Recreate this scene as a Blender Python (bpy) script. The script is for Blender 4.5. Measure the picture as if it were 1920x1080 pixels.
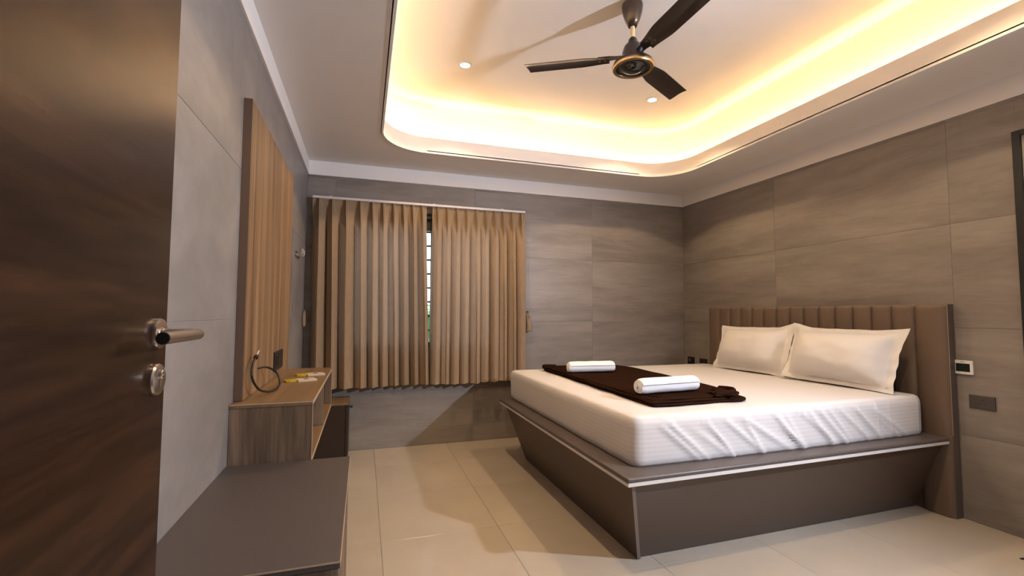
import bpy, bmesh, math, random
from mathutils import Vector, Matrix, noise
random.seed(7)
for o in list(bpy.data.objects): bpy.data.objects.remove(o)
scene = bpy.context.scene
C = scene.collection

# ------------------------------------------------------------ camera
YAW, PITCH, ROLL, LENS = 0.31074, 0.05620, 0.00376, 16.214
cam_d = bpy.data.cameras.new('camera'); cam = bpy.data.objects.new('camera', cam_d); C.objects.link(cam)
cam_d.sensor_width = 36; cam_d.lens = LENS; cam_d.clip_start = 0.02
fwd = Vector((math.sin(YAW)*math.cos(PITCH), math.cos(YAW)*math.cos(PITCH), math.sin(PITCH)))
rt = Vector((math.cos(YAW), -math.sin(YAW), 0)); up = rt.cross(fwd)
r2 = rt*math.cos(ROLL) + up*math.sin(ROLL); u2 = -rt*math.sin(ROLL) + up*math.cos(ROLL)
m3 = Matrix((r2, u2, -fwd)).transposed()
cam.matrix_world = Matrix.Translation((0, 0, 1.24)) @ m3.to_4x4()
scene.camera = cam

# ------------------------------------------------------------ world / exposure / light levels
w = bpy.data.worlds.new('world'); scene.world = w; w.use_nodes = True
bg = w.node_tree.nodes['Background']; bg.inputs[0].default_value = (0.86, 0.93, 1.0, 1); bg.inputs[1].default_value = 3.0
vs = scene.view_settings
vs.view_transform = 'Standard'; vs.look = 'None'; vs.gamma = 1; vs.use_curve_mapping = False
vs.exposure = 0.78
COVE_W = 33.0       # emission of the led strip in the cove
LAMP_W = 222.0       # watts of the spotlight on the entrance wall
SPOT_W = 34.0        # watts of each recessed downlight

# ------------------------------------------------------------ room numbers (metres)
XL, XR, YB, YF = -0.507, 3.534, 4.48, -0.03
HT, SOF, TOP = 2.495, 2.625, 3.10          # top of tiles, soffit, tray ceiling

# ------------------------------------------------------------ materials
def new_mat(name, base=(.5, .5, .5), rough=.5, metal=0, spec=.5, coat=0, coat_rough=.1):
    m = bpy.data.materials.new(name); m.use_nodes = True
    b = m.node_tree.nodes['Principled BSDF']
    b.inputs['Base Color'].default_value = (*base, 1); b.inputs['Roughness'].default_value = rough
    b.inputs['Metallic'].default_value = metal; b.inputs['Specular IOR Level'].default_value = spec
    b.inputs['Coat Weight'].default_value = coat; b.inputs['Coat Roughness'].default_value = coat_rough
    return m
def nd(m, t, **kw):
    n = m.node_tree.nodes.new(t)
    for k, v in kw.items(): setattr(n, k, v)
    return n
def lk(m, a, b): m.node_tree.links.new(a, b)
def bsdf(m): return m.node_tree.nodes['Principled BSDF']
def coords(m, scale=(1, 1, 1), rot=(0, 0, 0), world=True, rand=0):
    mp = nd(m, 'ShaderNodeMapping'); mp.inputs['Scale'].default_value = scale; mp.inputs['Rotation'].default_value = rot
    if world: src = nd(m, 'ShaderNodeNewGeometry').outputs['Position']
    else: src = nd(m, 'ShaderNodeTexCoord').outputs['Object']
    if rand:
        oi = nd(m, 'ShaderNodeObjectInfo'); mul = nd(m, 'ShaderNodeMath', operation='MULTIPLY'); mul.inputs[1].default_value = rand
        lk(m, oi.outputs['Random'], mul.inputs[0])
        ad = nd(m, 'ShaderNodeVectorMath', operation='ADD'); lk(m, src, ad.inputs[0]); lk(m, mul.outputs[0], ad.inputs[1]); src = ad.outputs[0]
    lk(m, src, mp.inputs[0]); return mp.outputs[0]
def noise_ramp(m, vec, scale, stops, detail=6, rough=.6, dist=0):
    n = nd(m, 'ShaderNodeTexNoise'); n.inputs['Scale'].default_value = scale; n.inputs['Detail'].default_value = detail
    n.inputs['Roughness'].default_value = rough; n.inputs['Distortion'].default_value = dist
    lk(m, vec, n.inputs['Vector'])
    r = nd(m, 'ShaderNodeValToRGB'); e = r.color_ramp.elements
    while len(e) < len(stops): e.new(.5)
    for i, (p, c) in enumerate(stops): e[i].position = p; e[i].color = (*c, 1)
    lk(m, n.outputs[0], r.inputs[0]); return r.outputs[0], n.outputs[0]
def mixc(m, a, b, f=.5, mode='MIX'):
    x = nd(m, 'ShaderNodeMix', data_type='RGBA', blend_type=mode)
    if isinstance(f, float): x.inputs[0].default_value = f
    else: lk(m, f, x.inputs[0])
    lk(m, a, x.inputs[6]); lk(m, b, x.inputs[7]); return x.outputs[2]
def bump(m, h, strength=.1, dist=.01):
    b = nd(m, 'ShaderNodeBump'); b.inputs['Strength'].default_value = strength; b.inputs['Distance'].default_value = dist
    lk(m, h, b.inputs['Height']); lk(m, b.outputs[0], bsdf(m).inputs['Normal'])

def stone(name, c_lo, c_mid, c_hi, stretch, rough=.42):
    m = new_mat(name, rough=rough, spec=.4)
    a, _ = noise_ramp(m, coords(m, stretch, rand=37.0), 1.5, [(.34, c_lo), (.5, c_mid), (.66, c_hi)], 8, .62, .4)
    b, hb = noise_ramp(m, coords(m, tuple(s*3.2 for s in stretch), rand=11.0), 2.0, [(.25, c_lo), (.75, c_hi)], 6, .7, .3)
    lk(m, mixc(m, a, b, .4), bsdf(m).inputs['Base Color']); bump(m, hb, .04, .004); return m
def wood(name, c_lo, c_mid, c_hi, scale, rough=.45, n_scale=1.6, coat=0, world=True, spec=.4, ramp=(.28, .5, .72)):
    m = new_mat(name, rough=rough, coat=coat, spec=spec, coat_rough=.18)
    a, _ = noise_ramp(m, coords(m, scale, world=world), n_scale, list(zip(ramp, (c_lo, c_mid, c_hi))), 5, .55, .6)
    b, hb = noise_ramp(m, coords(m, tuple(s*4.3 for s in scale), world=world), n_scale, [(.3, c_lo), (.7, c_hi)], 4, .6, .2)
    lk(m, mixc(m, a, b, .35), bsdf(m).inputs['Base Color']); bump(m, hb, .05, .003); return m

M = {}
M['tile_bw'] = stone('grey_stone_tile', (.160, .134, .113), (.232, .199, .172), (.315, .274, .240), (.55, .55, 3.2))
M['tile_left'] = stone('grey_stone_tile_side', (.17, .156, .148), (.225, .208, .198), (.29, .27, .258), (1.0, 1.2, 1.6))
M['grout'] = new_mat('tile_grout', (.27, .245, .22), .9)
M['grout_left'] = new_mat('highlight_grout', (.42, .39, .37), .9)  # paler than the other grout: highlight along the tile edges put into the colour
M['plaster'] = new_mat('white_plaster', (.86, .81, .77), .75, spec=.2)
m = M['plaster']; _, h = noise_ramp(m, coords(m, (1, 1, 1)), 60, [(0, (0, 0, 0)), (1, (1, 1, 1))], 3); bump(m, h, .03, .002)
M['floor_tile'] = new_mat('cream_polished_tile', (.55, .47, .37), .16, spec=.5)
m = M['floor_tile']; a, _ = noise_ramp(m, coords(m, (1, 1, 1), rand=23.0), 1.4, [(.3, (.43, .365, .285)), (.7, (.49, .42, .33))], 6, .6, .5)
lk(m, a, bsdf(m).inputs['Base Color'])
M['floor_grout'] = new_mat('floor_grout', (.40, .335, .26), .8)
M['door_wood'] = wood('dark_walnut_veneer', (.008, .0036, .002), (.019, .0085, .0045), (.056, .023, .011), (5, .8, 9), .27, 1.7, spec=.24)
M['panel_wood'] = wood('light_oak_laminate', (.115, .063, .028), (.215, .124, .059), (.37, .235, .128), (6, 8, .18), .5, 1.5, ramp=(.36, .5, .64))
M['cab_wood'] = wood('weathered_oak_laminate', (.050, .029, .017), (.125, .078, .047), (.27, .185, .122), (8, 9, .6), .5, 1.6, ramp=(.36, .5, .66))
M['cab_top'] = wood('oak_laminate_top', (.135, .078, .035), (.20, .120, .056), (.27, .17, .088), (7, .5, 7), .42, 1.4)
M['edge_light'] = new_mat('pale_edge_band', (.42, .30, .20), .5)
M['edge_taupe'] = new_mat('taupe_edge_band', (.20, .155, .13), .5)
M['edge_dark'] = new_mat('brown_edge_band', (.12, .07, .045), .5)
M['grey_lam'] = new_mat('taupe_laminate', (.078, .063, .058), .4)
m = M['grey_lam']; a, h = noise_ramp(m, coords(m, (1, 1, 1)), 220, [(.3, (.066, .053, .049)), (.7, (.088, .072, .066))], 2); lk(m, a, bsdf(m).inputs['Base Color'])
M['bed_lam'] = new_mat('brown_leatherette', (.084, .055, .039), .42)
m = M['bed_lam']; _, h = noise_ramp(m, coords(m, (1, 1, 1)), 260, [(0, (0, 0, 0)), (1, (1, 1, 1))], 2); bump(m, h, .08, .002)
M['rail'] = new_mat('grey_brown_padded_rail', (.105, .083, .072), .38)
M['white_strip'] = new_mat('white_trim_strip', (.72, .66, .62), .45)
M['hb'] = new_mat('brown_upholstery', (.138, .092, .062), .55)
m = M['hb']; _, h = noise_ramp(m, coords(m, (1, 1, 1)), 240, [(0, (0, 0, 0)), (1, (1, 1, 1))], 2); bump(m, h, .1, .002)
M['dark_lam'] = new_mat('dark_brown_laminate', (.030, .017, .011), .4)
M['black'] = new_mat('black_plastic', (.012, .011, .010), .35)
M['black_metal'] = new_mat('black_powder_metal', (.010, .009, .008), .45)
M['steel'] = new_mat('brushed_steel', (.55, .50, .45), .28, metal=1)
M['chrome'] = new_mat('chrome', (.75, .74, .72), .12, metal=1)
M['brown_plastic'] = new_mat('taupe_socket_plastic', (.062, .049, .040), .4)
M['white_plastic'] = new_mat('white_plastic', (.72, .69, .66), .4)
M['screen'] = new_mat('dark_display_glass', (.012, .018, .014), .12)
M['fan_brown'] = new_mat('dark_brown_enamel', (.030, .017, .010), .28, coat=.3)
M['fan_gold'] = new_mat('antique_gold', (.42, .30, .17), .3, metal=1)
M['fan_cap'] = new_mat('black_gloss_cap', (.008, .007, .007), .06, coat=.6)
M['rod'] = new_mat('cream_painted_rod', (.62, .52, .30), .4)
M['sheet'] = new_mat('white_sateen', (.80, .76, .735), .62, spec=.3)
m = M['sheet']; wv = nd(m, 'ShaderNodeTexWave', bands_direction='Z'); wv.inputs['Scale'].default_value = 14; lk(m, coords(m), wv.inputs['Vector'])
rp = nd(m, 'ShaderNodeValToRGB'); rp.color_ramp.elements[0].position = .35; rp.color_ramp.elements[0].color = (.635, .60, .58, 1); rp.color_ramp.elements[1].position = .65; rp.color_ramp.elements[1].color = (.675, .64, .62, 1)
lk(m, wv.outputs['Fac'], rp.inputs[0]); lk(m, rp.outputs[0], bsdf(m).inputs['Base Color'])
M['pillow'] = new_mat('white_cotton', (.66, .63, .61), .7, spec=.25)
m = M['pillow']; _, h = noise_ramp(m, coords(m), 9, [(0, (0, 0, 0)), (1, (1, 1, 1))], 4); bump(m, h, .05, .02)
M['towel'] = new_mat('white_terry', (.84, .81, .80), .95, spec=.1)
m = M['towel']; _, h = noise_ramp(m, coords(m), 420, [(0, (0, 0, 0)), (1, (1, 1, 1))], 2); bump(m, h, .5, .004)
M['blanket'] = new_mat('dark_brown_fleece', (.024, .0105, .0062), 1.0, spec=.0)
m = M['blanket']; _, h = noise_ramp(m, coords(m), 300, [(0, (0, 0, 0)), (1, (1, 1, 1))], 2); bump(m, h, .3, .003)
M['yellow'] = new_mat('yellow_wrapper', (.50, .34, .008), .4)
M['packet'] = new_mat('cream_paper', (.56, .43, .30), .7)
M['ink'] = new_mat('brown_print', (.06, .025, .012), .6)
M['leaf'] = new_mat('green_leaf', (.10, .22, .08), .6)
M['pane'] = new_mat('grey_obscured_glass', (.30, .265, .24), .25)
M['rail_white'] = new_mat('white_curtain_track', (.66, .62, .60), .4)
M['tassel'] = new_mat('beige_cord', (.27, .185, .115), .85)
# curtain: woven cloth, lets some daylight through
m = new_mat('beige_curtain_cloth', (.36, .25, .155), .8, spec=.2); M['curtain'] = m
a, _ = noise_ramp(m, coords(m, (1, 1, .1)), 150, [(.3, (.34, .232, .140)), (.7, (.42, .295, .185))], 3); lk(m, a, bsdf(m).inputs['Base Color'])
tl = nd(m, 'ShaderNodeBsdfTranslucent'); tl.inputs[0].default_value = (.34, .30, .27, 1)
mx = nd(m, 'ShaderNodeMixShader'); mx.inputs[0].default_value = .20
lk(m, bsdf(m).outputs[0], mx.inputs[1]); lk(m, tl.outputs[0], mx.inputs[2]); lk(m, mx.outputs[0], m.node_tree.nodes['Material Output'].inputs[0])
# clear glass
m = new_mat('window_glass', (.9, .95, .95), .02); M['glass'] = m
tr = nd(m, 'ShaderNodeBsdfTransparent'); gl = nd(m, 'ShaderNodeBsdfGlossy'); gl.inputs['Roughness'].default_value = .02
mx = nd(m, 'ShaderNodeMixShader'); mx.inputs[0].default_value = .06
lk(m, tr.outputs[0], mx.inputs[1]); lk(m, gl.outputs[0], mx.inputs[2]); lk(m, mx.outputs[0], m.node_tree.nodes['Material Output'].inputs[0])
def emit(name, col, s):
    m = bpy.data.materials.new(name); m.use_nodes = True; nt = m.node_tree
    nt.nodes.remove(nt.nodes['Principled BSDF']); e = nt.nodes.new('ShaderNodeEmission')
    e.inputs[0].default_value = (*col, 1); e.inputs[1].default_value = s
    nt.links.new(e.outputs[0], nt.nodes['Material Output'].inputs[0]); return m
M['led'] = emit('warm_led_strip', (1.0, .66, .29), COVE_W)
M['globe'] = emit('lit_spot_lens', (.63, .77, 1.0), 20.0)
M['spot'] = emit('lit_downlight_lens', (1.0, .86, .68), 6.0)

# ------------------------------------------------------------ mesh helpers
def nb(): return bmesh.new()
def bx(bm, x0, x1, y0, y1, z0, z1, bev=0, seg=1):
    v = [bm.verts.new((x, y, z)) for x in (x0, x1) for y in (y0, y1) for z in (z0, z1)]
    fs = [bm.faces.new([v[i] for i in q]) for q in ((0, 1, 3, 2), (4, 6, 7, 5), (0, 4, 5, 1), (2, 3, 7, 6), (0, 2, 6, 4), (1, 5, 7, 3))]
    if bev:
        es = list({e for f in fs for e in f.edges})
        bmesh.ops.bevel(bm, geom=es, offset=bev, segments=seg, profile=.5, affect='EDGES')
    return bm
def hexa(bm, p, bev=0, seg=1):     # 8 points: bottom 4 (ccw), top 4
    v = [bm.verts.new(q) for q in p]
    fs = [bm.faces.new([v[i] for i in q]) for q in ((3, 2, 1, 0), (4, 5, 6, 7), (0, 1, 5, 4), (1, 2, 6, 5), (2, 3, 7, 6), (3, 0, 4, 7))]
    if bev: bmesh.ops.bevel(bm, geom=list({e for f in fs for e in f.edges}), offset=bev, segments=seg, profile=.5, affect='EDGES')
    return bm
def lathe(bm, prof, org=(0, 0, 0), mat3=None, n=32, cap0=True, cap1=True):   # prof (r, h); axis local z
    rings = []; o = Vector(org)
    for r, h in prof:
        ring = []
        for i in range(n):
            a = 2*math.pi*i/n; p = Vector((r*math.cos(a), r*math.sin(a), h))
            if mat3: p = mat3 @ p
            ring.append(bm.verts.new(o + p))
        rings.append(ring)
    for a, b in zip(rings, rings[1:]):
        for i in range(n): bm.faces.new((a[i], a[(i+1) % n], b[(i+1) % n], b[i]))
    if cap0: bm.faces.new(rings[0][::-1])
    if cap1: bm.faces.new(rings[-1])
    return bm
def tube(bm, pts, r, n=10, taper=None):
    pts = [Vector(p) for p in pts]; rings = []; prev = None
    for i, p in enumerate(pts):
        t = (pts[min(i+1, len(pts)-1)] - pts[max(i-1, 0)]).normalized()
        if prev is None: a = t.orthogonal().normalized()
        else: a = (prev - t*prev.dot(t)).normalized()
        prev = a; b = t.cross(a); rr = r if taper is None else r*taper[i]
        rings.append([bm.verts.new(p + (a*math.cos(2*math.pi*k/n) + b*math.sin(2*math.pi*k/n))*rr) for k in range(n)])
    for x, y in zip(rings, rings[1:]):
        for k in range(n): bm.faces.new((x[k], x[(k+1) % n], y[(k+1) % n], y[k]))
    bm.faces.new(rings[0][::-1]); bm.faces.new(rings[-1]); return bm
def grid(bm, nu, nv, f):
    v = [[bm.verts.new(f(i/nu, j/nv)) for j in range(nv+1)] for i in range(nu+1)]
    for i in range(nu):
        for j in range(nv): bm.faces.new((v[i][j], v[i+1][j], v[i+1][j+1], v[i][j+1]))
    return v
def smoothline(pts, k=6):           # Catmull-Rom
    P = [Vector(p) for p in pts]; P = [P[0]*2-P[1]] + P + [P[-1]*2-P[-2]]; out = []
    for i in range(1, len(P)-2):
        for j in range(k):
            t = j/k; a, b, c, d = P[i-1], P[i], P[i+1], P[i+2]
            out.append(.5*((2*b) + (c-a)*t + (2*a-5*b+4*c-d)*t*t + (3*b-a-3*c+d)*t**3))
    out.append(P[-2]); return out
def wloc(o):
    p = Vector((0, 0, 0))
    while o: p = p + o.location; o = o.parent
    return p
def obj(name, bm, mat, parent=None, smooth=False, loc=None, angle=40):
    me = bpy.data.meshes.new(name)
    if isinstance(bm, bpy.types.Mesh): me = bm
    else:
        bmesh.ops.recalc_face_normals(bm, faces=bm.faces)
        off = wloc(parent) + Vector(loc or (0, 0, 0))
        for v in bm.verts: v.co -= off
        bm.to_mesh(me); bm.free()
        me.materials.append(M[mat] if isinstance(mat, str) else mat)
        if smooth:
            me.shade_smooth()
            if angle < 180: me.set_sharp_from_angle(angle=math.radians(angle))
    o = bpy.data.objects.new(name, me); C.objects.link(o)
    if loc: o.location = loc
    o.parent = parent; return o
def tag(o, label, cat, group=None):
    o['label'] = label; o['category'] = cat
    if group: o['group'] = group
    return o
def thing(name, label, cat, loc, group=None):
    o = bpy.data.objects.new(name, None); C.objects.link(o); o.location = loc; o.empty_display_size = .1
    return tag(o, label, cat, group)
def struct(o): o['kind'] = 'structure'; return o

# ------------------------------------------------------------ floor with single tiles
bm = nb(); bx(bm, XL-.12, XR+.12, YF-1.7, YB+.12, -.10, -.008); floor = struct(obj('floor', bm, 'floor_grout'))
GX, GY, G = .66, .65, .0008
cache = {}
def floor_piece(x0, x1, y0, y1):
    key = (round(x1-x0, 3), round(y1-y0, 3))
    if key not in cache:
        b = nb(); bx(b, 0, x1-x0, 0, y1-y0, -.010, 0, .0005); me = bpy.data.meshes.new('floor_tile')
        bmesh.ops.recalc_face_normals(b, faces=b.faces); b.to_mesh(me); b.free(); me.materials.append(M['floor_tile']); cache[key] = me
    o = bpy.data.objects.new('floor_tile', cache[key]); C.objects.link(o); o.location = (x0, y0, 0); o.parent = floor
for i in range(-2, 7):
    for j in range(-6, 5):
        a0, a1 = .115+i*GX, .115+(i+1)*GX; b0, b1 = 2.665+j*GY, 2.665+(j+1)*GY
        a0, a1 = max(a0, XL+.001), min(a1, XR-.001); b0, b1 = max(b0, YF-1.5), min(b1, YB-.001)
        if a1-a0 > .01 and b1-b0 > .01: floor_piece(a0+G, a1-G, b0+G, b1-G)

# ------------------------------------------------------------ tiled walls
ZJ = [0.0, .51, 1.165, 1.82, 2.475, HT]
def cutrects(r, hole):
    if hole is None: return [r]
    a0, a1, z0, z1 = r; h0, h1, k0, k1 = hole; out = []
    if a1 <= h0 or a0 >= h1 or z1 <= k0 or z0 >= k1: return [r]
    if a0 < h0: out.append((a0, h0, z0, z1))
    if a1 > h1: out.append((h1, a1, z0, z1))
    c0, c1 = max(a0, h0), min(a1, h1)
    if z0 < k0: out.append((c0, c1, z0, k0))
    if z1 > k1: out.append((c0, c1, k1, z1))
    return out
def tiled_wall(name, axis, plane, inward, lo, hi, joints, mat, hole=None, zmax=3.2, ZJ=ZJ, grout='grout'):
    """axis 'x': wall runs along x at y=plane; axis 'y': runs along y at x=plane; inward is +1 / -1 toward the room"""
    def bxx(b, a0, a1, d0, d1, z0, z1, bev=0):
        p0, p1 = sorted((plane + inward*d0, plane + inward*d1))
        if axis == 'x': bx(b, a0, a1, p0, p1, z0, z1, bev)
        else: bx(b, p0, p1, a0, a1, z0, z1, bev)
    b = nb()
    for r in cutrects((lo-.0, hi+.0, -.1, zmax), hole): bxx(b, r[0], r[1], -.13, -.0025, r[2], r[3])
    wl = struct(obj(name, b, grout))
    js = [lo] + [j for j in joints if lo < j < hi] + [hi]
    for i in range(len(js)-1):
        for k in range(len(ZJ)-1):
            b = nb(); n = 0
            g = .0008
            for r in cutrects((js[i]+g, js[i+1]-g, ZJ[k]+g, ZJ[k+1]-g), hole):
                if r[1]-r[0] > .004 and r[3]-r[2] > .004: bxx(b, r[0], r[1], -.0035, 0, r[2], r[3], .0005); n += 1
            if n: obj('wall_tile', b, mat, wl)
            else: b.free()
    return wl
WIN = (-.16, 1.32, .92, 2.21)
DR2 = (.66, 1.583, -.1, 2.283)
wall_left = tiled_wall('wall_left', 'y', XL, 1, YF-.12, YB+.12, [-.20, 1.11, 2.42, 3.73], 'tile_left', ZJ=[0, .56, 1.214, 1.85, HT], grout='grout_left')
wall_back = tiled_wall('wall_back', 'x', YB, -1, XL, XR, [-.267, 1.043, 2.353], 'tile_bw', WIN)
wall_right = tiled_wall('wall_right', 'y', XR, -1, YF-.12, YB+.12, [.602, 1.912, 3.222], 'tile_bw', DR2)
wall_front = tiled_wall('wall_front', 'x', YF, 1, XL, XR, [.55, 1.86, 3.17], 'tile_bw', (-.42, .62, -.1, 2.16))
# unseen entrance hall behind the camera, added to shut out sky light
bm = nb(); bx(bm, XL-.13, XL-.01, YF-1.7, YF-.12, -.1, 2.7); struct(obj('wall_hall_left', bm, 'plaster'))
bm = nb(); bx(bm, 1.3, 1.42, YF-1.7, YF-.13, -.1, 2.7); struct(obj('wall_hall_right', bm, 'plaster'))
bm = nb(); bx(bm, XL-.13, 1.42, YF-1.82, YF-1.7, -.1, 2.7); struct(obj('wall_hall_end', bm, 'plaster'))
bm = nb(); bx(bm, XL-.13, 1.42, YF-1.7, YF-.13, 2.5, 2.6); struct(obj('ceiling_hall', bm, 'plaster'))

# ------------------------------------------------------------ ceiling with cove tray
TX0, TX1, TY0, TY1, TR = .11, 2.98, .66, 3.94, .38
def rrect(off, n=14):
    pts = []; r = TR + off
    for cx, cy, a0 in ((TX1-TR, TY1-TR, 0), (TX0+TR, TY1-TR, 90), (TX0+TR, TY0+TR, 180), (TX1-TR, TY0+TR, 270)):
        for i in range(n+1):
            a = math.radians(a0 + 90*i/n); pts.append((cx + r*math.cos(a), cy + r*math.sin(a)))
    return pts
def sweep(bm, prof, close=False):
    loops = [[bm.verts.new((x, y, z)) for x, y in rrect(o)] for o, z in prof]
    if close: loops.append(loops[0])
    for a, b in zip(loops, loops[1:]):
        n = len(a)
        for i in range(n): bm.faces.new((a[i], a[(i+1) % n], b[(i+1) % n], b[i]))
    return loops
bm = nb()
z0, z1 = SOF, SOF+.02
ex0, ex1, ey0, ey1 = XL-.1, XR+.1, YF-.1, YB+.1
for r in ((ex0, TX0, ey0, ey1), (TX1, ex1, ey0, ey1), (TX0, TX1, ey0, TY0), (TX0, TX1, TY1, ey1)):
    bx(bm, r[0], r[1], r[2], r[3], z0, z1)
pts = rrect(0); n = 15
for q, (cx, cy) in enumerate(((TX1, TY1), (TX0, TY1), (TX0, TY0), (TX1, TY0))):
    arc = pts[q*n:(q+1)*n]
    for i in range(len(arc)-1):
        for z in (z0, z1):
            vv = [bm.verts.new((x, y, z)) for x, y in (arc[i], arc[i+1], (cx, cy))]; bm.faces.new(vv)
ceiling = struct(obj('ceiling', bm, 'plaster'))
bm = nb(); sweep(bm, [(0, SOF), (0, SOF+.133), (.016, SOF+.133), (.016, SOF)], True); obj('tray_lip', bm, 'plaster', ceiling, True, angle=30)
bm = nb(); sweep(bm, [(-.005, SOF+.010), (-.005, SOF-.005), (.010, SOF-.005), (.010, SOF-.0006), (-.0006, SOF-.0006), (-.0006, SOF+.010)], True); obj('lip_bead', bm, 'plaster', ceiling)
bm = nb(); l = sweep(bm, [(.10, SOF+.01), (.10, TOP-.02), (.09, TOP)]); obj('cove_wall', bm, 'plaster', ceiling, True, angle=30)
bm = nb(); vv = [bm.verts.new((x, y, TOP)) for x, y in rrect(.13)]; f = bm.faces.new(vv)
g = bmesh.ops.extrude_face_region(bm, geom=[f]); bmesh.ops.translate(bm, vec=(0, 0, .08), verts=[v for v in g['geom'] if isinstance(v, bmesh.types.BMVert)])
obj('tray_panel', bm, 'plaster', ceiling)
bm = nb(); sweep(bm, [(.020, SOF+.035), (.020, SOF+.0358), (.046, SOF+.0358), (.046, SOF+.035)], True)
led = obj('led_strip', bm, 'led'); tag(led, 'warm glowing light strip hidden in the ceiling cove', 'light strip')
bm = nb(); bx(bm, ex0, ex1, ey0, ey1, TOP+.09, TOP+.15); struct(obj('roof_slab', bm, 'plaster')).name = 'ceiling_slab'
# white plaster band above the tiles
bm = nb(); bx(bm, XL, XR, YB-.012, YB+.02, HT, SOF); struct(obj('trim_1', bm, 'plaster'))
bm = nb(); bx(bm, XL-.02, XL+.012, YF, YB-.012, HT, SOF); struct(obj('trim_2', bm, 'plaster'))
bm = nb(); bx(bm, XR-.012, XR+.02, YF, YB-.012, HT, SOF); struct(obj('trim_3', bm, 'plaster'))

# recessed downlights
def downlight(x, y, label):
    t = thing('downlight', label, 'downlight', (x, y, TOP), 'recessed downlights in the tray')
    b = nb(); lathe(b, [(.036, -.001), (.037, -.004), (.052, -.004), (.054, 0)], (x, y, TOP), n=36, cap0=False, cap1=False); obj('rim', b, 'white_plastic', t, True)
    b = nb(); lathe(b, [(.0005, -.0035), (.02, -.0033), (.037, -.002)], (x, y, TOP), n=36, cap0=True, cap1=False); obj('lens', b, 'spot', t, True)
    ld = bpy.data.lights.new('downlight_bulb', 'SPOT'); ld.energy = SPOT_W; ld.color = (1, .74, .45); ld.spot_size = math.radians(122); ld.spot_blend = .28; ld.shadow_soft_size = .03
    lo = bpy.data.objects.new('downlight_bulb', ld); C.objects.link(lo); lo.parent = t; lo.location = (0, 0, -.02)
downlight(.685, 3.304, 'round lit recessed downlight left of the fan, near the cove')
downlight(2.346, 3.346, 'round lit recessed downlight behind the short fan blade')
downlight(.685, 1.30, 'round recessed downlight in the near left of the tray')
downlight(2.346, 1.30, 'round recessed downlight in the near right of the tray')

# cool white spotlight on the entrance wall (throws the bed and handle shadows)
LP = Vector((3.0, .09, 2.15)); AIM = (Vector((-.5, 1.8, 1.1)) - LP).normalized()
t = thing('wall_spotlight', 'small white spotlight on the entrance wall aimed across the room', 'spotlight', (LP.x, YF, LP.z))
RY = Matrix.Rotation(math.radians(-90), 3, 'X'); RA = AIM.to_track_quat('Z', 'Y').to_matrix()
bm = nb(); lathe(bm, [(.045, 0), (.045, .016), (.012, .022), (.012, .06)], (LP.x, YF, LP.z), RY, 24); obj('wall_mount', bm, 'white_plastic', t, True)
bm = nb(); lathe(bm, [(.02, -.085), (.035, -.08), (.04, -.06), (.046, 0), (.043, 0), (.036, -.05)], LP - AIM*.01, RA, 28, True, False); obj('lamp_head', bm, 'white_plastic', t, True)
bm = nb(); lathe(bm, [(.0005, -.02), (.041, -.02)], LP - AIM*.01, RA, 28, False, False); obj('lens', bm, 'globe', t)
ld = bpy.data.lights.new('spotlight_bulb', 'SPOT'); ld.energy = LAMP_W; ld.color = (.74, .82, 1.0); ld.spot_size = math.radians(150); ld.spot_blend = .75; ld.shadow_soft_size = .04
lo = bpy.data.objects.new('spotlight_bulb', ld); C.objects.link(lo); lo.parent = t; lo.location = Vector((LP.x, LP.y, LP.z)) - t.location; lo.rotation_euler = (-AIM).to_track_quat('Z', 'Y').to_euler()

# ------------------------------------------------------------ window behind the curtains
wx0, wx1, wz0, wz1 = WIN
bm = nb()
for r in ((wx0, wx1, wz1-.05, wz1), (wx0, wx1, wz0, wz0+.05), (wx0, wx0+.05, wz0+.05, wz1-.05), (wx1-.05, wx1, wz0+.05, wz1-.05)):
    bx(bm, r[0], r[1], YB+.0, YB+.07, r[2], r[3], .002)
win = struct(obj('window_1', bm, 'black_metal'))
mid = .578
for s, (a0, a1, yy) in enumerate(((wx0+.05, mid-.035, YB+.02), (mid+.035, wx1-.05, YB+.035))):
    b = nb()
    bx(b, a0, a0+.035, yy, yy+.02, wz0+.05, wz1-.05); bx(b, a1-.035, a1, yy, yy+.02, wz0+.05, wz1-.05)
    bx(b, a0+.035, a1-.035, yy, yy+.02, wz0+.05, wz0+.085); bx(b, a0+.035, a1-.035, yy, yy+.02, wz1-.16, wz1-.05)
    sh = obj('window_sash', b, 'black_metal', win)
    b = nb(); bx(b, a0+.035, a1-.035, yy+.008, yy+.012, wz0+.085, wz1-.16); obj('window_pane', b, 'glass', sh)
z = 2.045
while z > wz0+.06:
    b = nb(); bx(b, wx0+.02, wx1-.02, YB+.085, YB+.097, z-.009, z+.009); obj('grille_bar', b, 'brown_plastic', win); z -= .138
b = nb(); bx(b, mid-.05, mid+.05, YB+.036, YB+.06, 2.05, wz1-.05); obj('grille_header', b, 'black_metal', win)
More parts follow.
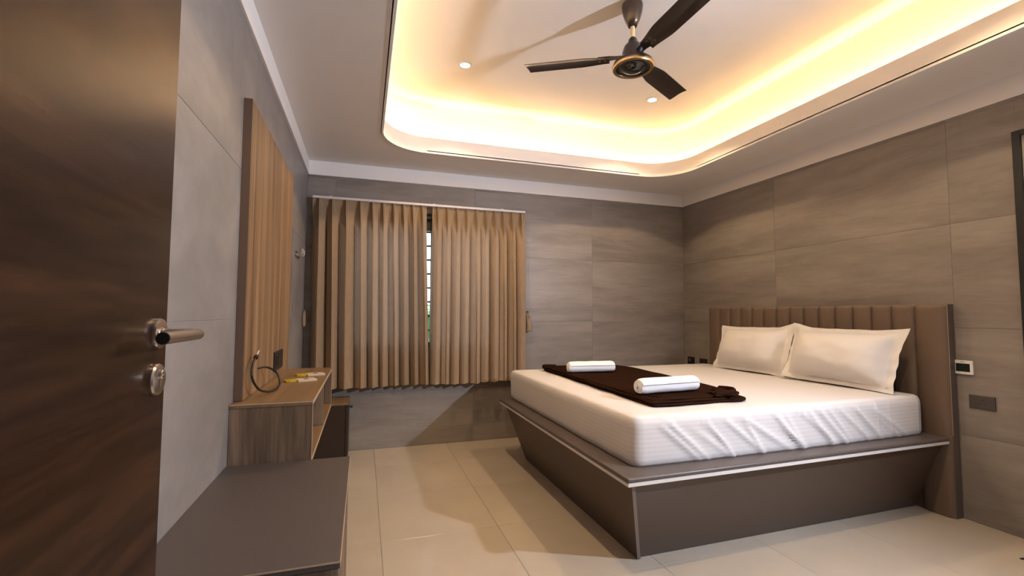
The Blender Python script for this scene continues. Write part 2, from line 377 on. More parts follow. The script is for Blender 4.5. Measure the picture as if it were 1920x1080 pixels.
# bush outside
bm = nb(); rr = random.Random(3)
for i in range(900):
    p = Vector((rr.uniform(-1.2, 2.4), YB+1.5+rr.uniform(-.25, .3), rr.uniform(0, 1.33)+rr.uniform(0, .08)))
    a = Vector((rr.uniform(-1, 1), rr.uniform(-1, 1), rr.uniform(-1, 1))).normalized()*.06; c = a.orthogonal().normalized()*.025
    bm.faces.new([bm.verts.new(p+q) for q in (-a, c, a, -c)])
hd = thing('hedge', 'green hedge seen through the gap between the curtains', 'hedge', (.6, YB+1.5, 0))
o = obj('hedge_leaves', bm, 'leaf', hd); o['kind'] = 'stuff'
bm = nb(); bx(bm, -1.2, 2.4, YB+1.55, YB+1.75, 0, 1.28, .05); obj('hedge_core', bm, 'leaf', hd)
bm = nb(); bx(bm, -2, 4, YB+.13, YB+4, -.1, 0); struct(obj('ground_outside', bm, 'grout')).name = 'floor_outside'

# curtain track
t = thing('curtain_track', 'white curtain track fixed above the window', 'curtain rail', (.55, 4.40, 2.27))
bm = nb(); bx(bm, -.452, 1.545, 4.372, 4.400, 2.262, 2.284, .003); obj('track', bm, 'rail_white', t)
for x in (-.30, .62, 1.30):
    bm = nb(); bx(bm, x-.015, x+.015, 4.395, YB-.0005, 2.268, 2.292, .002); bx(bm, x-.012, x+.012, 4.374, 4.41, 2.2835, 2.290, .001); obj('bracket', bm, 'rail_white', t)

def sst(a, b, x):
    t = max(0, min(1, (x-a)/(b-a))); return t*t*(3-2*t)
def curtain(label, xt, xb, n, seed, widths=None, big=(), vexp=.45):
    rr = random.Random(seed); H = 1.675; ztop = 2.262
    W = widths or [1]*n; tot = sum(W); edges = [0]
    for q in W: edges.append(edges[-1]+q/tot)
    sh = [rr.uniform(-.5, .5) for _ in range(n+1)]; am = [rr.uniform(.75, 1.15) for _ in range(n)]; sk = [rr.uniform(-1, 1) for _ in range(n)]
    second = [rr.uniform(.1, .5) for _ in range(n)]; dep = [rr.uniform(.6, 1.2) for _ in range(n)]
    for k in big: am[k] *= 1.35
    per = 20; nu = n*per; nv = 40
    def f(u, v):
        ph = u*n; k = min(int(ph), n-1); fr = ph-k-.5
        d = H*v
        # header: flat cloth with a pinched pleat; below the pinch broad ridges with narrow valleys
        pin = math.exp(-(fr/.055)**2); pin2 = math.exp(-(fr/.14)**2)
        s0 = sst(.0, .10, d); s1 = sst(.10, .30, d); s2 = sst(.2, 1.2, d)
        yh = -.006 - .046*pin*(.55+.45*s0) + .024*(1-pin2)*(.4+.6*s0)
        c = max(0, math.cos(math.pi*fr))
        A = (.088 + .016*s2)*am[k]
        yl = .034 - A*c**(vexp+.45*second[k]) - .014*s2*sk[k]*math.sin(2*math.pi*fr)*c
        y = yh*(1-s1) + yl*s1
        sw = sst(.08, .35, d)
        # cloth swings sideways into overlapping folds
        lat = -.13*math.sin(4*math.pi*fr)*sw*.5 + .05*sk[k]*(c*c)*sw*s2
        bu = edges[k] + (edges[k+1]-edges[k])*(fr+.5 + lat)
        ue = bu
        i0 = k; tt = fr+.5; shf = (sh[i0]*(1-tt)+sh[i0+1]*tt)*.016*sw
        x = (xt[0]+(xt[1]-xt[0])*ue)*(1-v) + (xb[0]+(xb[1]-xb[0])*ue)*v + shf*max(0, math.sin(math.pi*u))**.5
        z = ztop - d - (.006*math.sin(7*u+seed) + .004*c)*v
        return (x, 4.394 + y, z)
    b = nb(); v = grid(b, nu, nv, f)
    t = thing('curtain', label, 'curtain', ((xb[0]+xb[1])/2, 4.38, .58), 'pinch pleat curtains over the window')
    obj('curtain_cloth', b, 'curtain', t, True, angle=180)
    b = nb()        # stitched hem
    v = grid(b, nu, 1, lambda u, q: Vector(f(u, 1-.028*(1-q))) + Vector((0, -.0025 if True else 0, -.002)))
    obj('hem', b, 'curtain', t, True, angle=180)
    return t
curtain('beige pinch-pleat curtain at the left, next to the wall panel', (-.452, .553), (-.432, .597), 10, 5,
        [1.15, 1.0, 1.3, 1.15, .95, .95, .9, .85, .85, .9], (0, 1, 2), .85)
curtain('beige pinch-pleat curtain at the right, beside the bare wall', (.610, 1.555), (.601, 1.562), 10, 12,
        [1.0, .95, 1.05, 1.0, 1.05, 1.0, .9, .95, 1.0, 1.1])
# tie backs hanging on hooks
def tieback(x, y, s, label):
    t = thing('curtain_tieback', label, 'tieback', (x, y, 1.19), 'curtain tiebacks')
    b = nb(); tube(b, smoothline([(x, y+.04*1, 1.26), (x, y, 1.265), (x, y-.015, 1.25), (x, y-.02, 1.27)], 5), .006, 8); obj('hook', b, 'steel', t, True)
    b = nb(); tube(b, smoothline([(x, y-.01, 1.26), (x+.02*s, y-.015, 1.19), (x+.012*s, y-.02, 1.13), (x-.008*s, y-.02, 1.16), (x-.006*s, y-.012, 1.25)], 6), .010, 8); obj('cord_loop', b, 'tassel', t, True)
    if s < .5: return
    b = nb(); lathe(b, [(.006, .0), (.016, -.015), (.013, -.03), (.022, -.05), (.03, -.13), (.026, -.135)], (x+.008*s, y-.018, 1.20), None, 14); obj('tassel', b, 'tassel', t, True)
tieback(1.592, YB-.045, 1, 'beige tassel tieback hanging at the right edge of the curtains')
tieback(-.492, 4.38, 0.3, 'beige tieback hanging on the side wall left of the curtains')

# ------------------------------------------------------------ open entrance door on the left
DX, DY0, DY1, DZ = -.350, .10, 1.022, 2.14
bm = nb(); bx(bm, DX-.038, DX, DY0, DY1, .008, DZ, .0012); door = struct(obj('door_1', bm, 'door_wood'))
bm = nb(); bx(bm, DX-.037, DX-.001, DY1+.0002, DY1+.0018, .010, DZ-.002); obj('edge_band', bm, 'edge_dark', door)
RX = Matrix.Rotation(math.radians(90), 3, 'Y')      # local z -> +x
hz, hy = 1.203, .978
bm = nb(); lathe(bm, [(.0265, 0), (.0268, .005), (.0255, .008), (.0235, .0088), (.011, .009), (.010, .012)], (DX, hy, hz), RX, 40); ros = obj('handle_rosette', bm, 'steel', door, True, angle=30)
bm = nb(); tube(bm, [(DX+.008, hy, hz), (DX+.03, hy, hz), (DX+.056, hy, hz)], .0085, 16); obj('handle_neck', bm, 'steel', ros, True)
bm = nb(); tube(bm, [(DX+.062, hy+.012, hz-.002), (DX+.062, hy+.006, hz-.002), (DX+.062, hy-.05, hz-.002), (DX+.062, hy-.150, hz-.002)], .0098, 24, [.86, 1, 1, 1]); lv = obj('lever', bm, 'steel', ros, True)
bm = nb(); lathe(bm, [(.0086, 0), (.0086, .0012)], (DX+.062, hy-.1502, hz-.002), Matrix.Rotation(math.radians(90), 3, 'X'), 24); obj('lever_end', bm, 'black', ros)
kz, ky = 1.122, .974
bm = nb(); lathe(bm, [(.0275, 0), (.028, .006), (.0262, .009), (.023, .0105)], (DX, ky, kz), RX, 40); esc = obj('lock_rosette', bm, 'steel', door, True, angle=30)
bm = nb(); bx(bm, DX+.0098, DX+.0125, ky-.0045, ky+.0045, kz-.018, kz+.010, .001, 2); obj('key_slot', bm, 'steel', esc, True)
bm = nb(); lathe(bm, [(.0085, 0), (.0085, .004), (.006, .006)], (DX+.0098, ky, kz+.009), RX, 18); obj('cylinder', bm, 'chrome', esc, True)
for z in (.3, 1.1, 1.9):
    bm = nb(); tube(bm, [(DX-.02, DY0-.012, z-.05), (DX-.02, DY0-.012, z+.05)], .008, 12); obj('hinge', bm, 'steel', door, True)
# frame around the entrance
bm = nb(); bx(bm, -.42, -.385, YF-.13, YF+.012, 0, 2.16); bx(bm, .585, .62, YF-.13, YF+.012, 0, 2.16); bx(bm, -.385, .585, YF-.13, YF+.012, 2.145, 2.16); struct(obj('trim_4', bm, 'edge_dark'))
# black framed door on the right wall
bm = nb()
y0, y1, z1 = .64, 1.590, 2.290
bx(bm, XR-.028, XR+.10, y1-.036, y1, 0, z1, .002); bx(bm, XR-.028, XR+.10, y0, y0+.036, 0, z1, .002); bx(bm, XR-.028, XR+.10, y0+.036, y1-.036, z1-.030, z1, .002)
d2 = struct(obj('door_2', bm, 'black_metal'))
bm = nb(); bx(bm, XR-.012, XR+.02, y0+.036, y1-.036, .004, z1-.030); obj('glass_panel', bm, 'pane', d2)
bm = nb(); bx(bm, XR-.018, XR+.03, y0+.036, y1-.036, .004, .09); bx(bm, XR-.018, XR+.03, y0+.0365, y0+.075, .09, z1-.030); obj('leaf_rail', bm, 'black_metal', d2)
bm = nb(); hexa(bm, [(3.215, 1.515, 0), (3.30, 1.44, 0), (3.33, 1.47, 0), (3.225, 1.523, 0), (3.218, 1.513, .004), (3.30, 1.44, .022), (3.33, 1.47, .022), (3.224, 1.519, .004)])
tag(obj('door_stop', bm, 'black'), 'small black rubber wedge lying on the floor near the right wall', 'door stop')

# ------------------------------------------------------------ left wall: oak panel, wall shelf, low cabinet, small fridge
PXF = XL+.034
t = thing('wall_panel', 'tall oak wood panel mounted on the left wall above the shelf', 'wall panel', (XL, 2.8, .872))
bm = nb(); bx(bm, XL+.001, PXF, 2.192, 3.405, .874, 2.162, .001); obj('board', bm, 'panel_wood', t)
bm = nb(); bx(bm, XL+.001, PXF-.0005, 2.1888, 2.1916, .874, 2.162); obj('edge_band', bm, 'edge_dark', t)
t = thing('wall_shelf', 'oak wall-hung shelf unit with open front under the wood panel', 'shelf', (XL, 2.75, .615))
sx, sy0, sy1, sz0, sz1 = -.197, 2.132, 3.385, .612, .872
bm = nb(); bx(bm, XL+.001, sx+.001, sy0-.002, sy1+.002, sz1-.018, sz1, .0008); obj('top_board', bm, 'cab_top', t)
bm = nb(); bx(bm, XL+.001, sx, sy0, sy0+.018, sz0, sz1-.0185, .0008); obj('side_board', bm, 'cab_wood', t)
bm = nb(); bx(bm, XL+.001, sx, sy1-.018, sy1, sz0, sz1-.0185, .0008); obj('side_board', bm, 'cab_wood', t)
bm = nb(); bx(bm, XL+.001, sx, sy0+.0185, sy1-.0185, sz0, sz0+.018, .0008); obj('bottom_board', bm, 'cab_top', t)
bm = nb(); bx(bm, XL+.012, sx-.004, 2.755, 2.773, sz0+.0185, sz1-.0185, .0008); obj('divider', bm, 'cab_wood', t)
bm = nb(); bx(bm, XL+.001, XL+.010, sy0+.0185, sy1-.0185, sz0+.0185, sz1-.0185); obj('back_board', bm, 'cab_wood', t)
bm = nb(); bx(bm, sx+.0012, sx+.0022, sy0-.002, sy1+.002, sz1-.017, sz1-.001); bx(bm, XL+.002, sx+.001, sy0-.0032, sy0-.0022, sz1-.006, sz1-.001)
bx(bm, sx+.0004, sx+.0014, sy0+.001, sy0+.017, sz0+.001, sz1-.019); bx(bm, sx+.0004, sx+.0014, sy0+.019, sy1-.019, sz0+.001, sz0+.017); bx(bm, sx+.0004, sx+.0014, sy1-.017, sy1-.001, sz0+.001, sz1-.019)
obj('edge_band', bm, 'edge_light', t)

t = thing('low_cabinet', 'low cabinet with taupe top in the foreground beside the door', 'cabinet', (XL, 1.68, 0))
cx1, cy0, cy1, cz = -.043, 1.243, 2.118, .632
bm = nb(); bx(bm, XL+.001, cx1, cy0, cy1, cz-.018, cz, .0008); obj('top_board', bm, 'grey_lam', t)
bm = nb(); bx(bm, cx1+.0004, cx1+.0018, cy0, cy1, cz-.017, cz-.0006); bx(bm, XL+.002, cx1, cy0-.0018, cy0-.0004, cz-.0045, cz-.0006); obj('edge_band', bm, 'edge_light', t)
bm = nb(); bx(bm, XL+.001, cx1-.002, cy0+.002, cy0+.020, 0.0, cz-.0185, .0008); obj('side_board', bm, 'cab_wood', t)
bm = nb(); bx(bm, XL+.001, cx1-.02, cy1-.020, cy1-.002, 0.0, cz-.0185, .0008); obj('side_board', bm, 'cab_wood', t)
bm = nb(); bx(bm, XL+.001, XL+.01, cy0+.0205, cy1-.0205, 0.02, cz-.0185); obj('back_board', bm, 'cab_wood', t)
for k, (a, b_) in enumerate(((cy0+.022, 1.68), (1.684, 1.96))):
    bm = nb(); bx(bm, cx1-.019, cx1-.001, a, b_, .06, cz-.030, .001); dr = obj('cabinet_door', bm, 'cab_wood', t)

t = thing('small_fridge', 'dark brown small fridge standing in the corner under the curtain', 'fridge', (-.3, 4.28, 0))
fx1, fy0, fy1, fz = -.100, 4.105, 4.455, .497
bm = nb(); bx(bm, XL+.02, fx1-.026, fy0, fy1, .02, fz-.018, .003); obj('body', bm, 'dark_lam', t)
bm = nb(); bx(bm, XL+.015, fx1, fy0-.004, fy1, fz-.0175, fz, .001); obj('top_board', bm, 'cab_top', t)
bm = nb(); bx(bm, fx1-.025, fx1-.002, fy0, fy1, .03, fz-.019, .003); dr = obj('fridge_door', bm, 'dark_lam', t)
bm = nb(); lathe(bm, [(.006, 0), (.006, .014), (.011, .016), (.011, .028), (.008, .031)], (fx1-.002, 4.17, .455), RX, 16); obj('knob', bm, 'black', dr, True)
for x in (XL+.05, fx1-.06):
    for y in (fy0+.03, fy1-.03):
        bm = nb(); lathe(bm, [(.014, 0), (.014, .021)], (x, y, 0), None, 12); obj('foot', bm, 'black', t)

# black socket plate and cable on the oak panel
t = thing('socket_plate', 'black socket plate on the oak panel above the shelf', 'socket', (PXF, 3.01, .955))
bm = nb(); hexa(bm, [(PXF+.0002, 2.87, .913), (PXF+.008, 2.872, .915), (PXF+.008, 3.138, .915), (PXF+.0002, 3.14, .913), (PXF+.0002, 2.87, 1.022), (PXF+.008, 2.872, 1.02), (PXF+.008, 3.138, 1.02), (PXF+.0002, 3.14, 1.022)], .001); obj('plate', bm, 'black', t)
for y in (2.93, 2.99):
    bm = nb(); bx(bm, PXF+.0078, PXF+.0105, y-.022, y+.022, .935, 1.0, .001); obj('rocker', bm, 'black', t)
t = thing('power_cable', 'black cable looping out of the oak panel onto the shelf', 'cable', (PXF, 2.6, .874))
CP = [(PXF-.004, 2.555, .978), (PXF+.03, 2.60, .978), (PXF+.065, 2.66, .945), (PXF+.085, 2.64, .897), (PXF+.085, 2.55, .881), (PXF+.07, 2.45, .883), (PXF+.05, 2.36, .905), (PXF+.035, 2.31, .945), (PXF+.028, 2.30, .985), (PXF+.025, 2.335, 1.025), (PXF+.025, 2.385, 1.045)]
CP = [(x, y-.09, z) for x, y, z in CP]
pl = smoothline(CP, 7); bm = nb(); tube(bm, pl, .0050, 10); obj('sheath', bm, 'black', t, True)
bm = nb(); tube(bm, [pl[-1]+Vector((0, -.006, -.002)), pl[-1]+Vector((0, .012, .004))], .0095, 10); obj('collar', bm, 'dark_lam', t, True)
bm = nb(); tube(bm, [pl[-1]+Vector((0, .012, .004)), pl[-1]+Vector((0, .06, .024))], .0025, 8); obj('bare_wire', bm, 'white_plastic', t, True)
# paper packets
def packet(x, y, rz, label, z=.8722):
    t = thing('paper_packet', label, 'packet', (x, y, z), 'packets on the shelf')
    R3 = Matrix.Rotation(rz, 3, 'Z') @ Matrix.Scale(.88, 3)
    def tb(pts, h0, h1):
        b = nb(); n = len(pts)
        lo = [b.verts.new(Vector((x, y, z+h0)) + R3 @ Vector((p[0], p[1], 0))) for p in pts]; hi = [b.verts.new(Vector((x, y, z+h1)) + R3 @ Vector((p[0], p[1], 0))) for p in pts]
        b.faces.new(lo[::-1]); b.faces.new(hi)
        for i in range(n): b.faces.new((lo[i], lo[(i+1) % n], hi[(i+1) % n], hi[i]))
        return b
    obj('sleeve', tb([(-.045, -.042), (.065, -.042), (.065, .042), (-.045, .042)], 0, .010), 'packet', t)
    obj('wrapper_tip', tb([(-.044, -.030), (-.044, .030), (-.085, .031), (-.108, .022), (-.115, 0), (-.108, -.022), (-.085, -.031)], .001, .011), 'yellow', t)
    obj('printed_mark', tb([(-.004, -.017), (.022, -.017), (.022, .017), (-.004, .017)], .0100, .0106), 'ink', t)
packet(-.300, 2.765, .35, 'nearer cream and yellow paper packet on the shelf top')
packet(-.275, 3.00, .30, 'farther cream and yellow paper packet on the shelf top')

# chrome hook on left wall
t = thing('wall_hook', 'small chrome robe hook on the left wall beside the curtain', 'hook', (XL, 3.9, 1.70))
bm = nb(); bx(bm, XL+.0005, XL+.010, 3.80, 4.02, 1.675, 1.715, .003); obj('plate', bm, 'chrome', t)
for y in (3.84, 3.91, 3.98):
    bm = nb(); tube(bm, smoothline([(XL+.009, y, 1.695), (XL+.03, y, 1.69), (XL+.045, y, 1.70), (XL+.048, y, 1.725)], 5), .006, 8); bmesh.ops.create_uvsphere(bm, u_segments=10, v_segments=6, radius=.009, matrix=Matrix.Translation((XL+.048, y, 1.728))); obj('prong', bm, 'chrome', t, True)

# ------------------------------------------------------------ bed
bed = thing('bed', 'brown platform bed with tapered base and channel-tufted headboard', 'bed', (2.3, 2.95, 0))
HBX = 3.452
BX0, BYN0, BYN1, BYF = 1.163, 1.882, 1.922, 3.975     # foot edge, near edge at foot / at head, far edge
def nearY(x): return BYN0 + (BYN1-BYN0)*(x-BX0)/(HBX-BX0)
# tapered base: near, far and foot panels
zt = .449
def panel(p0, p1, p2, p3, th):      # bottom a, bottom b, top b, top a ; th = inward vector
    b = nb(); tv = Vector(th); P = [Vector(q) for q in (p0, p1, p2, p3)]
    vo = [b.verts.new(q) for q in P]; vi = [b.verts.new(q+tv) for q in P]
    b.faces.new(vo); b.faces.new(vi[::-1])
    for i in range(4): b.faces.new((vo[i], vo[(i+1) % 4], vi[(i+1) % 4], vi[i]))
    return b
obj('side_panel', panel((1.364, 2.112, .004), (HBX+.002, 2.129, .004), (HBX+.002, 1.959, zt), (1.220, 1.929, zt), (0, .02, 0)), 'bed_lam', bed)
obj('side_panel', panel((1.362, 3.772, .004), (HBX+.002, 3.772, .004), (HBX+.002, 3.91, zt), (1.222, 3.91, zt), (0, -.02, 0)), 'bed_lam', bed)
fp = obj('foot_panel', panel((1.346, 2.098, .002), (1.346, 3.782, .002), (1.202, 3.92, zt), (1.202, 1.915, zt), (.018, 0, 0)), 'bed_lam', bed)
obj('edge_band', panel((1.346, 2.0965, .002), (1.364, 2.0965, .002), (1.220, 1.9135, zt), (1.202, 1.9135, zt), (0, .0014, 0)), 'edge_taupe', fp)
# platform: white strip and padded rail
def plan(in0, x1=HBX): return [(BX0+in0, nearY(BX0)+in0), (x1, nearY(HBX)+in0), (x1, BYF-in0), (BX0+in0, BYF-in0)]
def slab(in0, z0, z1, bev=0, seg=1):
    q = plan(in0); b = nb(); return hexa(b, [(x, y, z0) for x, y in q] + [(x, y, z1) for x, y in q], bev, seg)
obj('trim_strip', slab(.004, .450, .467, .001), 'white_strip', bed)
obj('platform_rail', slab(0, .4675, .490, .010, 4), 'rail', bed, True)
# headboard with upholstered channels
hby0, hby1, hbz = 1.915, 4.002, 1.312
bm = nb(); bx(bm, 3.474, XR-.002, hby0+.006, hby1, 0, hbz-.006, .002); hb = obj('headboard', bm, 'hb', bed)
ys = [4.0, 3.847, 3.706, 3.57, 3.436, 3.304, 3.167, 3.032, 2.901, 2.768, 2.635, 2.499, 2.366, 2.234, 2.095, 1.919]
for a, c in zip(ys, ys[1:]):
    b = nb(); ny = 14; zs = [(.0, .492), (.6, .50), (1, .53), (1, 1.0), (1, 1.27), (.9, 1.295), (.6, 1.308), (0, hbz)]
    if c < 1.95 or a > 3.99: zs = [(1, .003), (1, .25)] + zs[2:]
    rows = []
    for s, z in zs:
        row = []
        for i in range(ny+1):
            tt = -1 + 2*i/ny; w_ = (1-abs(tt)**3.2)**.55
            row.append(b.verts.new((3.4735 - .0235*w_*(.25+.75*s), (a+c)/2 + tt*(c-a)/2*.998, z)))
        rows.append(row)
    for r0, r1 in zip(rows, rows[1:]):
        for i in range(ny): b.faces.new((r0[i], r0[i+1], r1[i+1], r1[i]))
    obj('channel', b, 'hb', hb, True, angle=180)
bm = nb(); bx(bm, 3.472, XR-.002, hby0, hby0+.0055, 0, hbz, .001); o = obj('side_edge', bm, 'rail', hb)
bm = nb(); bx(bm, 3.4705, 3.474, hby0-.0003, hby0+.0012, .50, hbz-.002); bx(bm, 3.4705, 3.475, hby0+.006, 2.45, hbz-.0055, hbz-.002); obj('worn_piping', bm, 'edge_light', hb)['label'] = 'worn pale edge piping'

# ------------------------------------------------------------ mattress in white sheet
MX0, MX1, MY0, MY1, MZ0, MZ1 = 1.262, 3.405, 1.995, 4.01, .4905, .737
def mnear(x): return MY0 + .022*(x-MX0)/(MX1-MX0) - .010*math.sin(math.pi*(x-MX0)/(MX1-MX0))
rw = random.Random(11); wr = []
for i in range(20):
    xs = MX0+.10+i*.078+rw.uniform(-.03, .03)
    wr.append((xs, rw.uniform(.16, .42), rw.uniform(.009, .020), rw.uniform(.006, .015), rw.uniform(0, .35), rw.uniform(.75, 1.1)))
for xs in (2.75, 2.80, 2.95, 3.06): wr.append((xs, .02, .012, .004, 0, 1.1))
def wrinkle(x, v):         # v 0 top .. 1 bottom
    s = 0
    for xs, dx, wd, am, v0, v1 in wr:
        c = xs + dx*v; s += am*math.exp(-((x-c)/wd)**2)*sst(v0-.15, v0+.2, v)*(1-.6*sst(v1-.2, v1+.1, v))
    return s
def outline():
    P = []; r = .065
    def arc(cx, cy, a0):
        for i in range(7): a = math.radians(a0+90*i/6); P.append((cx+r*math.cos(a), cy+r*math.sin(a)))
    n = 330
    for i in range(n+1): x = MX0+r+(MX1-MX0-2*r)*i/n; P.append((x, mnear(x)))
    arc(MX1-r, mnear(MX1)+r, -90)
    for i in range(1, 40): P.append((MX1, mnear(MX1)+r+(MY1-r-MY0-r)*i/40))
    arc(MX1-r, MY1-r, 0)
    for i in range(1, 60): P.append((MX1-r-(MX1-MX0-2*r)*i/60, MY1))
    arc(MX0+r, MY1-r, 90)
    for i in range(1, 60): P.append((MX0, MY1-r-(MY1-mnear(MX0)-2*r)*i/60))
    arc(MX0+r, mnear(MX0)+r, 180)
    return P[:-1]
OL = outline(); NN = len(OL)
nrm = []
for i in range(NN):
    a = Vector(OL[i-1]); b = Vector(OL[(i+1) % NN]); t_ = (b-a).normalized(); nrm.append(Vector((t_.y, -t_.x)))
bm = nb(); loops = []
prof = [(.012, MZ0), (.004, MZ0+.012)] + [(0, MZ0+.012+(MZ1-.05-MZ0-.012)*k/12) for k in range(1, 13)] + [(.004, MZ1-.028), (.012, MZ1-.012), (.026, MZ1-.003), (.05, MZ1), (.16, MZ1+.002), (.4, MZ1+.003)]
for ins, z in prof:
    lp = []
    v = max(0, min(1, (MZ1-z)/(MZ1-MZ0)))
    for i, (x, y) in enumerate(OL):
        p = Vector((x, y)); n_ = nrm[i]; d = -ins
        if ins > .1:                # inner loops of the top: shrink toward the centre line
            cx, cy = (MX0+MX1)/2, (MY0+MY1)/2
            p = Vector((cx+(x-cx)*(1-ins*2/(MX1-MX0)), cy+(y-cy)*(1-ins*2/(MY1-MY0)))); d = 0
            zz = z
        else:
            zz = z
            if n_.y < -.7: d += wrinkle(x, v)*sst(.05, .14, x-MX0)*sst(.02, .1, MX1-x)
            elif n_.x < -.7: d += .006*noise.noise(Vector((y*5, z*5, 2)))
        q = p + n_*d
        lp.append(bm.verts.new((q.x, q.y, zz + (.003*noise.noise(Vector((x*3, y*3, 0))) if z > MZ1-.02 else 0))))
    loops.append(lp)
for a, b in zip(loops, loops[1:]):
    for i in range(NN): bm.faces.new((a[i], a[(i+1) % NN], b[(i+1) % NN], b[i]))
bm.faces.new(loops[-1]); bm.faces.new(loops[0][::-1])
mt = obj('mattress', bm, 'sheet', None, True, angle=180, loc=(2.33, 3.0, MZ0)); tag(mt, 'thick mattress in a white satin-stripe sheet on the brown bed', 'mattress')

# ------------------------------------------------------------ pillows
def pillow(label, cy, wd, ht, base_x, base_z, lean, roll, seed, thick=.10, curl=()):
    rr = random.Random(seed)
    U = Vector((0, -1, 0)); Rl = math.radians(lean)
    V = Vector((math.sin(Rl), 0, math.cos(Rl))); N = Vector((-math.cos(Rl), 0, math.sin(Rl)))
    Rr = Matrix.Rotation(math.radians(roll), 3, N); U = Rr @ U; V = Rr @ V
    o0 = Vector((base_x, cy, base_z)) + V*(ht/2)
    nu, nv = 44, 30; fl = .87
    def pos(s, t, side):
        a = abs(s)/fl; b = abs(t)/(fl-.03)
        th = 0 if a >= 1 or b >= 1 else ((1-a**3.6)**.6)*((1-b**2.4)**.6)
        ww = wd/2*(1-.04*(1-abs(t)**2.6)); hh = ht/2*(1-.045*(1-abs(s)**3))
        P = o0 + U*(s*ww) + V*(t*hh)
        nz = noise.noise(Vector((s*2.3+seed, t*2.1, seed*1.7)))
        k = th*thick*(.62 if side > 0 else .38)*(1+.09*nz)
        fold = .005*noise.noise(Vector((s*6, t*5, seed+4)))*th
        edge = max(abs(s), abs(t)); wave = .013*noise.noise(Vector((s*4.2, t*4.2, seed)))*sst(fl-.1, 1, edge)
        P += N*(side*k + (fold if side > 0 else 0) + wave)
        for cs, ct, dn, du, dv in curl:
            wgt = sst(.55, 1.0, cs*s)*sst(.35, 1.0, ct*t); P += N*(dn*wgt) + U*(du*wgt) + V*(dv*wgt)
        if P.z < base_z+.001: P.z = base_z+.001
        return P
    t = thing('pillow', label, 'pillow', (base_x, cy, base_z), 'white flanged pillows')
    b = nb(); F = grid(b, nu, nv, lambda u, v: pos(-1+2*u, -1+2*v, 1)); K = grid(b, nu, nv, lambda u, v: pos(-1+2*u, -1+2*v, -1))
    bmesh.ops.remove_doubles(b, verts=b.verts, dist=.0004)
    obj('pillow_body', b, 'pillow', t, True, angle=180)
    return t
pillow('nearer white flanged pillow, leaning on the headboard at its wide end', 2.475, .82, .435, 3.195, MZ1+.004, 21, -.3, 2.3, .25,
       ((1, 1, .0, .015, .01), (-1, 1, .03, .0, .02), (-1, -1, .05, .03, 0)))
pillow('farther white flanged pillow, its near corner raised behind the other pillow', 3.265, .80, .425, 3.205, MZ1+.004, 21, .8, 6.1, .23,
       ((-1, 1, 0, -.02, .005), (1, 1, .0, -.02, .035), (1, -1, -.03, -.03, 0)))

# ------------------------------------------------------------ folded blanket and rolled towels
def rounded_poly(P, r, k=6):
    out = []; n = len(P)
    for i in range(n):
        p = Vector(P[i]); a = Vector(P[i-1])-p; b = Vector(P[(i+1) % n])-p
        d = min(r, a.length*.45, b.length*.45); s = p+a.normalized()*d; e = p+b.normalized()*d
        for j in range(k+1):
            t = j/k; out.append((1-t)**2*s + 2*t*(1-t)*p + t*t*e)
    # resample
    res = []; n = len(out)
    for i in range(n):
        a, b = out[i], out[(i+1) % n]; m_ = max(1, int((b-a).length/.02))
        for j in range(m_): res.append(a.lerp(b, j/m_))
    return res
def layer(P, z0, th, seed, sag=0):
    pts = rounded_poly(P, .03); n = len(pts); b = nb()
    nm = []
    for i in range(n):
        t_ = (pts[(i+1) % n]-pts[i-1]).normalized(); nm.append(Vector((t_.y, -t_.x)))
    L = []
    for k, (ins, h) in enumerate(((.012, 0), (.003, th*.2), (0, th*.5), (.003, th*.82), (.012, th), (.05, th), (.12, th))):
        lp = []
        for i in range(n):
            w_ = .009*noise.noise(Vector((pts[i].x*7, pts[i].y*7, seed)))
            q = pts[i] + nm[i]*(w_-ins)
            dz = .006*noise.noise(Vector((q.x*6, q.y*4, seed*2)))*(h/th)
            lp.append(b.verts.new((q.x, q.y, z0+h+dz)))
        L.append(lp)
    for a, c in zip(L, L[1:]):
        for i in range(n): b.faces.new((a[i], a[(i+1) % n], c[(i+1) % n], c[i]))
    b.faces.new(L[-1]); b.faces.new(L[0][::-1]); return b
bl = thing('blanket', 'dark brown fleece blanket folded in a strip across the bed', 'blanket', (1.9, 3.05, MZ1+.003))
zb = MZ1+.006
obj('fold_layer', layer([(1.492, 2.15), (2.10, 2.145), (2.17, 2.20), (2.25, 2.52), (2.305, 3.62), (2.22, 3.90), (1.60, 3.915), (1.53, 3.86)], zb, .0125, 1), 'blanket', bl, True, angle=180)
obj('fold_layer', layer([(1.483, 2.16), (2.05, 2.155), (2.13, 2.23), (2.23, 2.53), (2.295, 3.62), (2.21, 3.89), (1.585, 3.91), (1.518, 3.86)], zb+.012, .0125, 2.7), 'blanket', bl, True, angle=180)
obj('fold_layer', layer([(1.50, 2.185), (2.03, 2.18), (2.09, 2.27), (2.20, 2.56), (2.28, 3.60), (2.19, 3.87), (1.58, 3.89), (1.53, 3.83)], zb+.024, .009, 5.3), 'blanket', bl, True, angle=180)
obj('crumpled_corner', layer([(1.90, 2.165), (2.06, 2.15), (2.13, 2.21), (2.17, 2.36), (2.10, 2.40), (1.98, 2.26)], zb+.029, .016, 8.1), 'blanket', bl, True, angle=180)
b = nb(); tube(b, smoothline([(1.93, 2.185, zb+.040), (1.99, 2.172, zb+.047), (2.05, 2.185, zb+.050), (2.10, 2.235, zb+.052), (2.125, 2.30, zb+.048), (2.15, 2.40, zb+.036)], 6), .015, 10, None); obj('fringe_roll', b, 'blanket', bl, True)
b = nb(); tube(b, smoothline([(1.525, 3.76, zb+.028), (1.53, 3.84, zb+.034), (1.57, 3.875, zb+.034), (1.66, 3.87, zb+.030)], 6), .014, 10); obj('fringe_roll', b, 'blanket', bl, True)

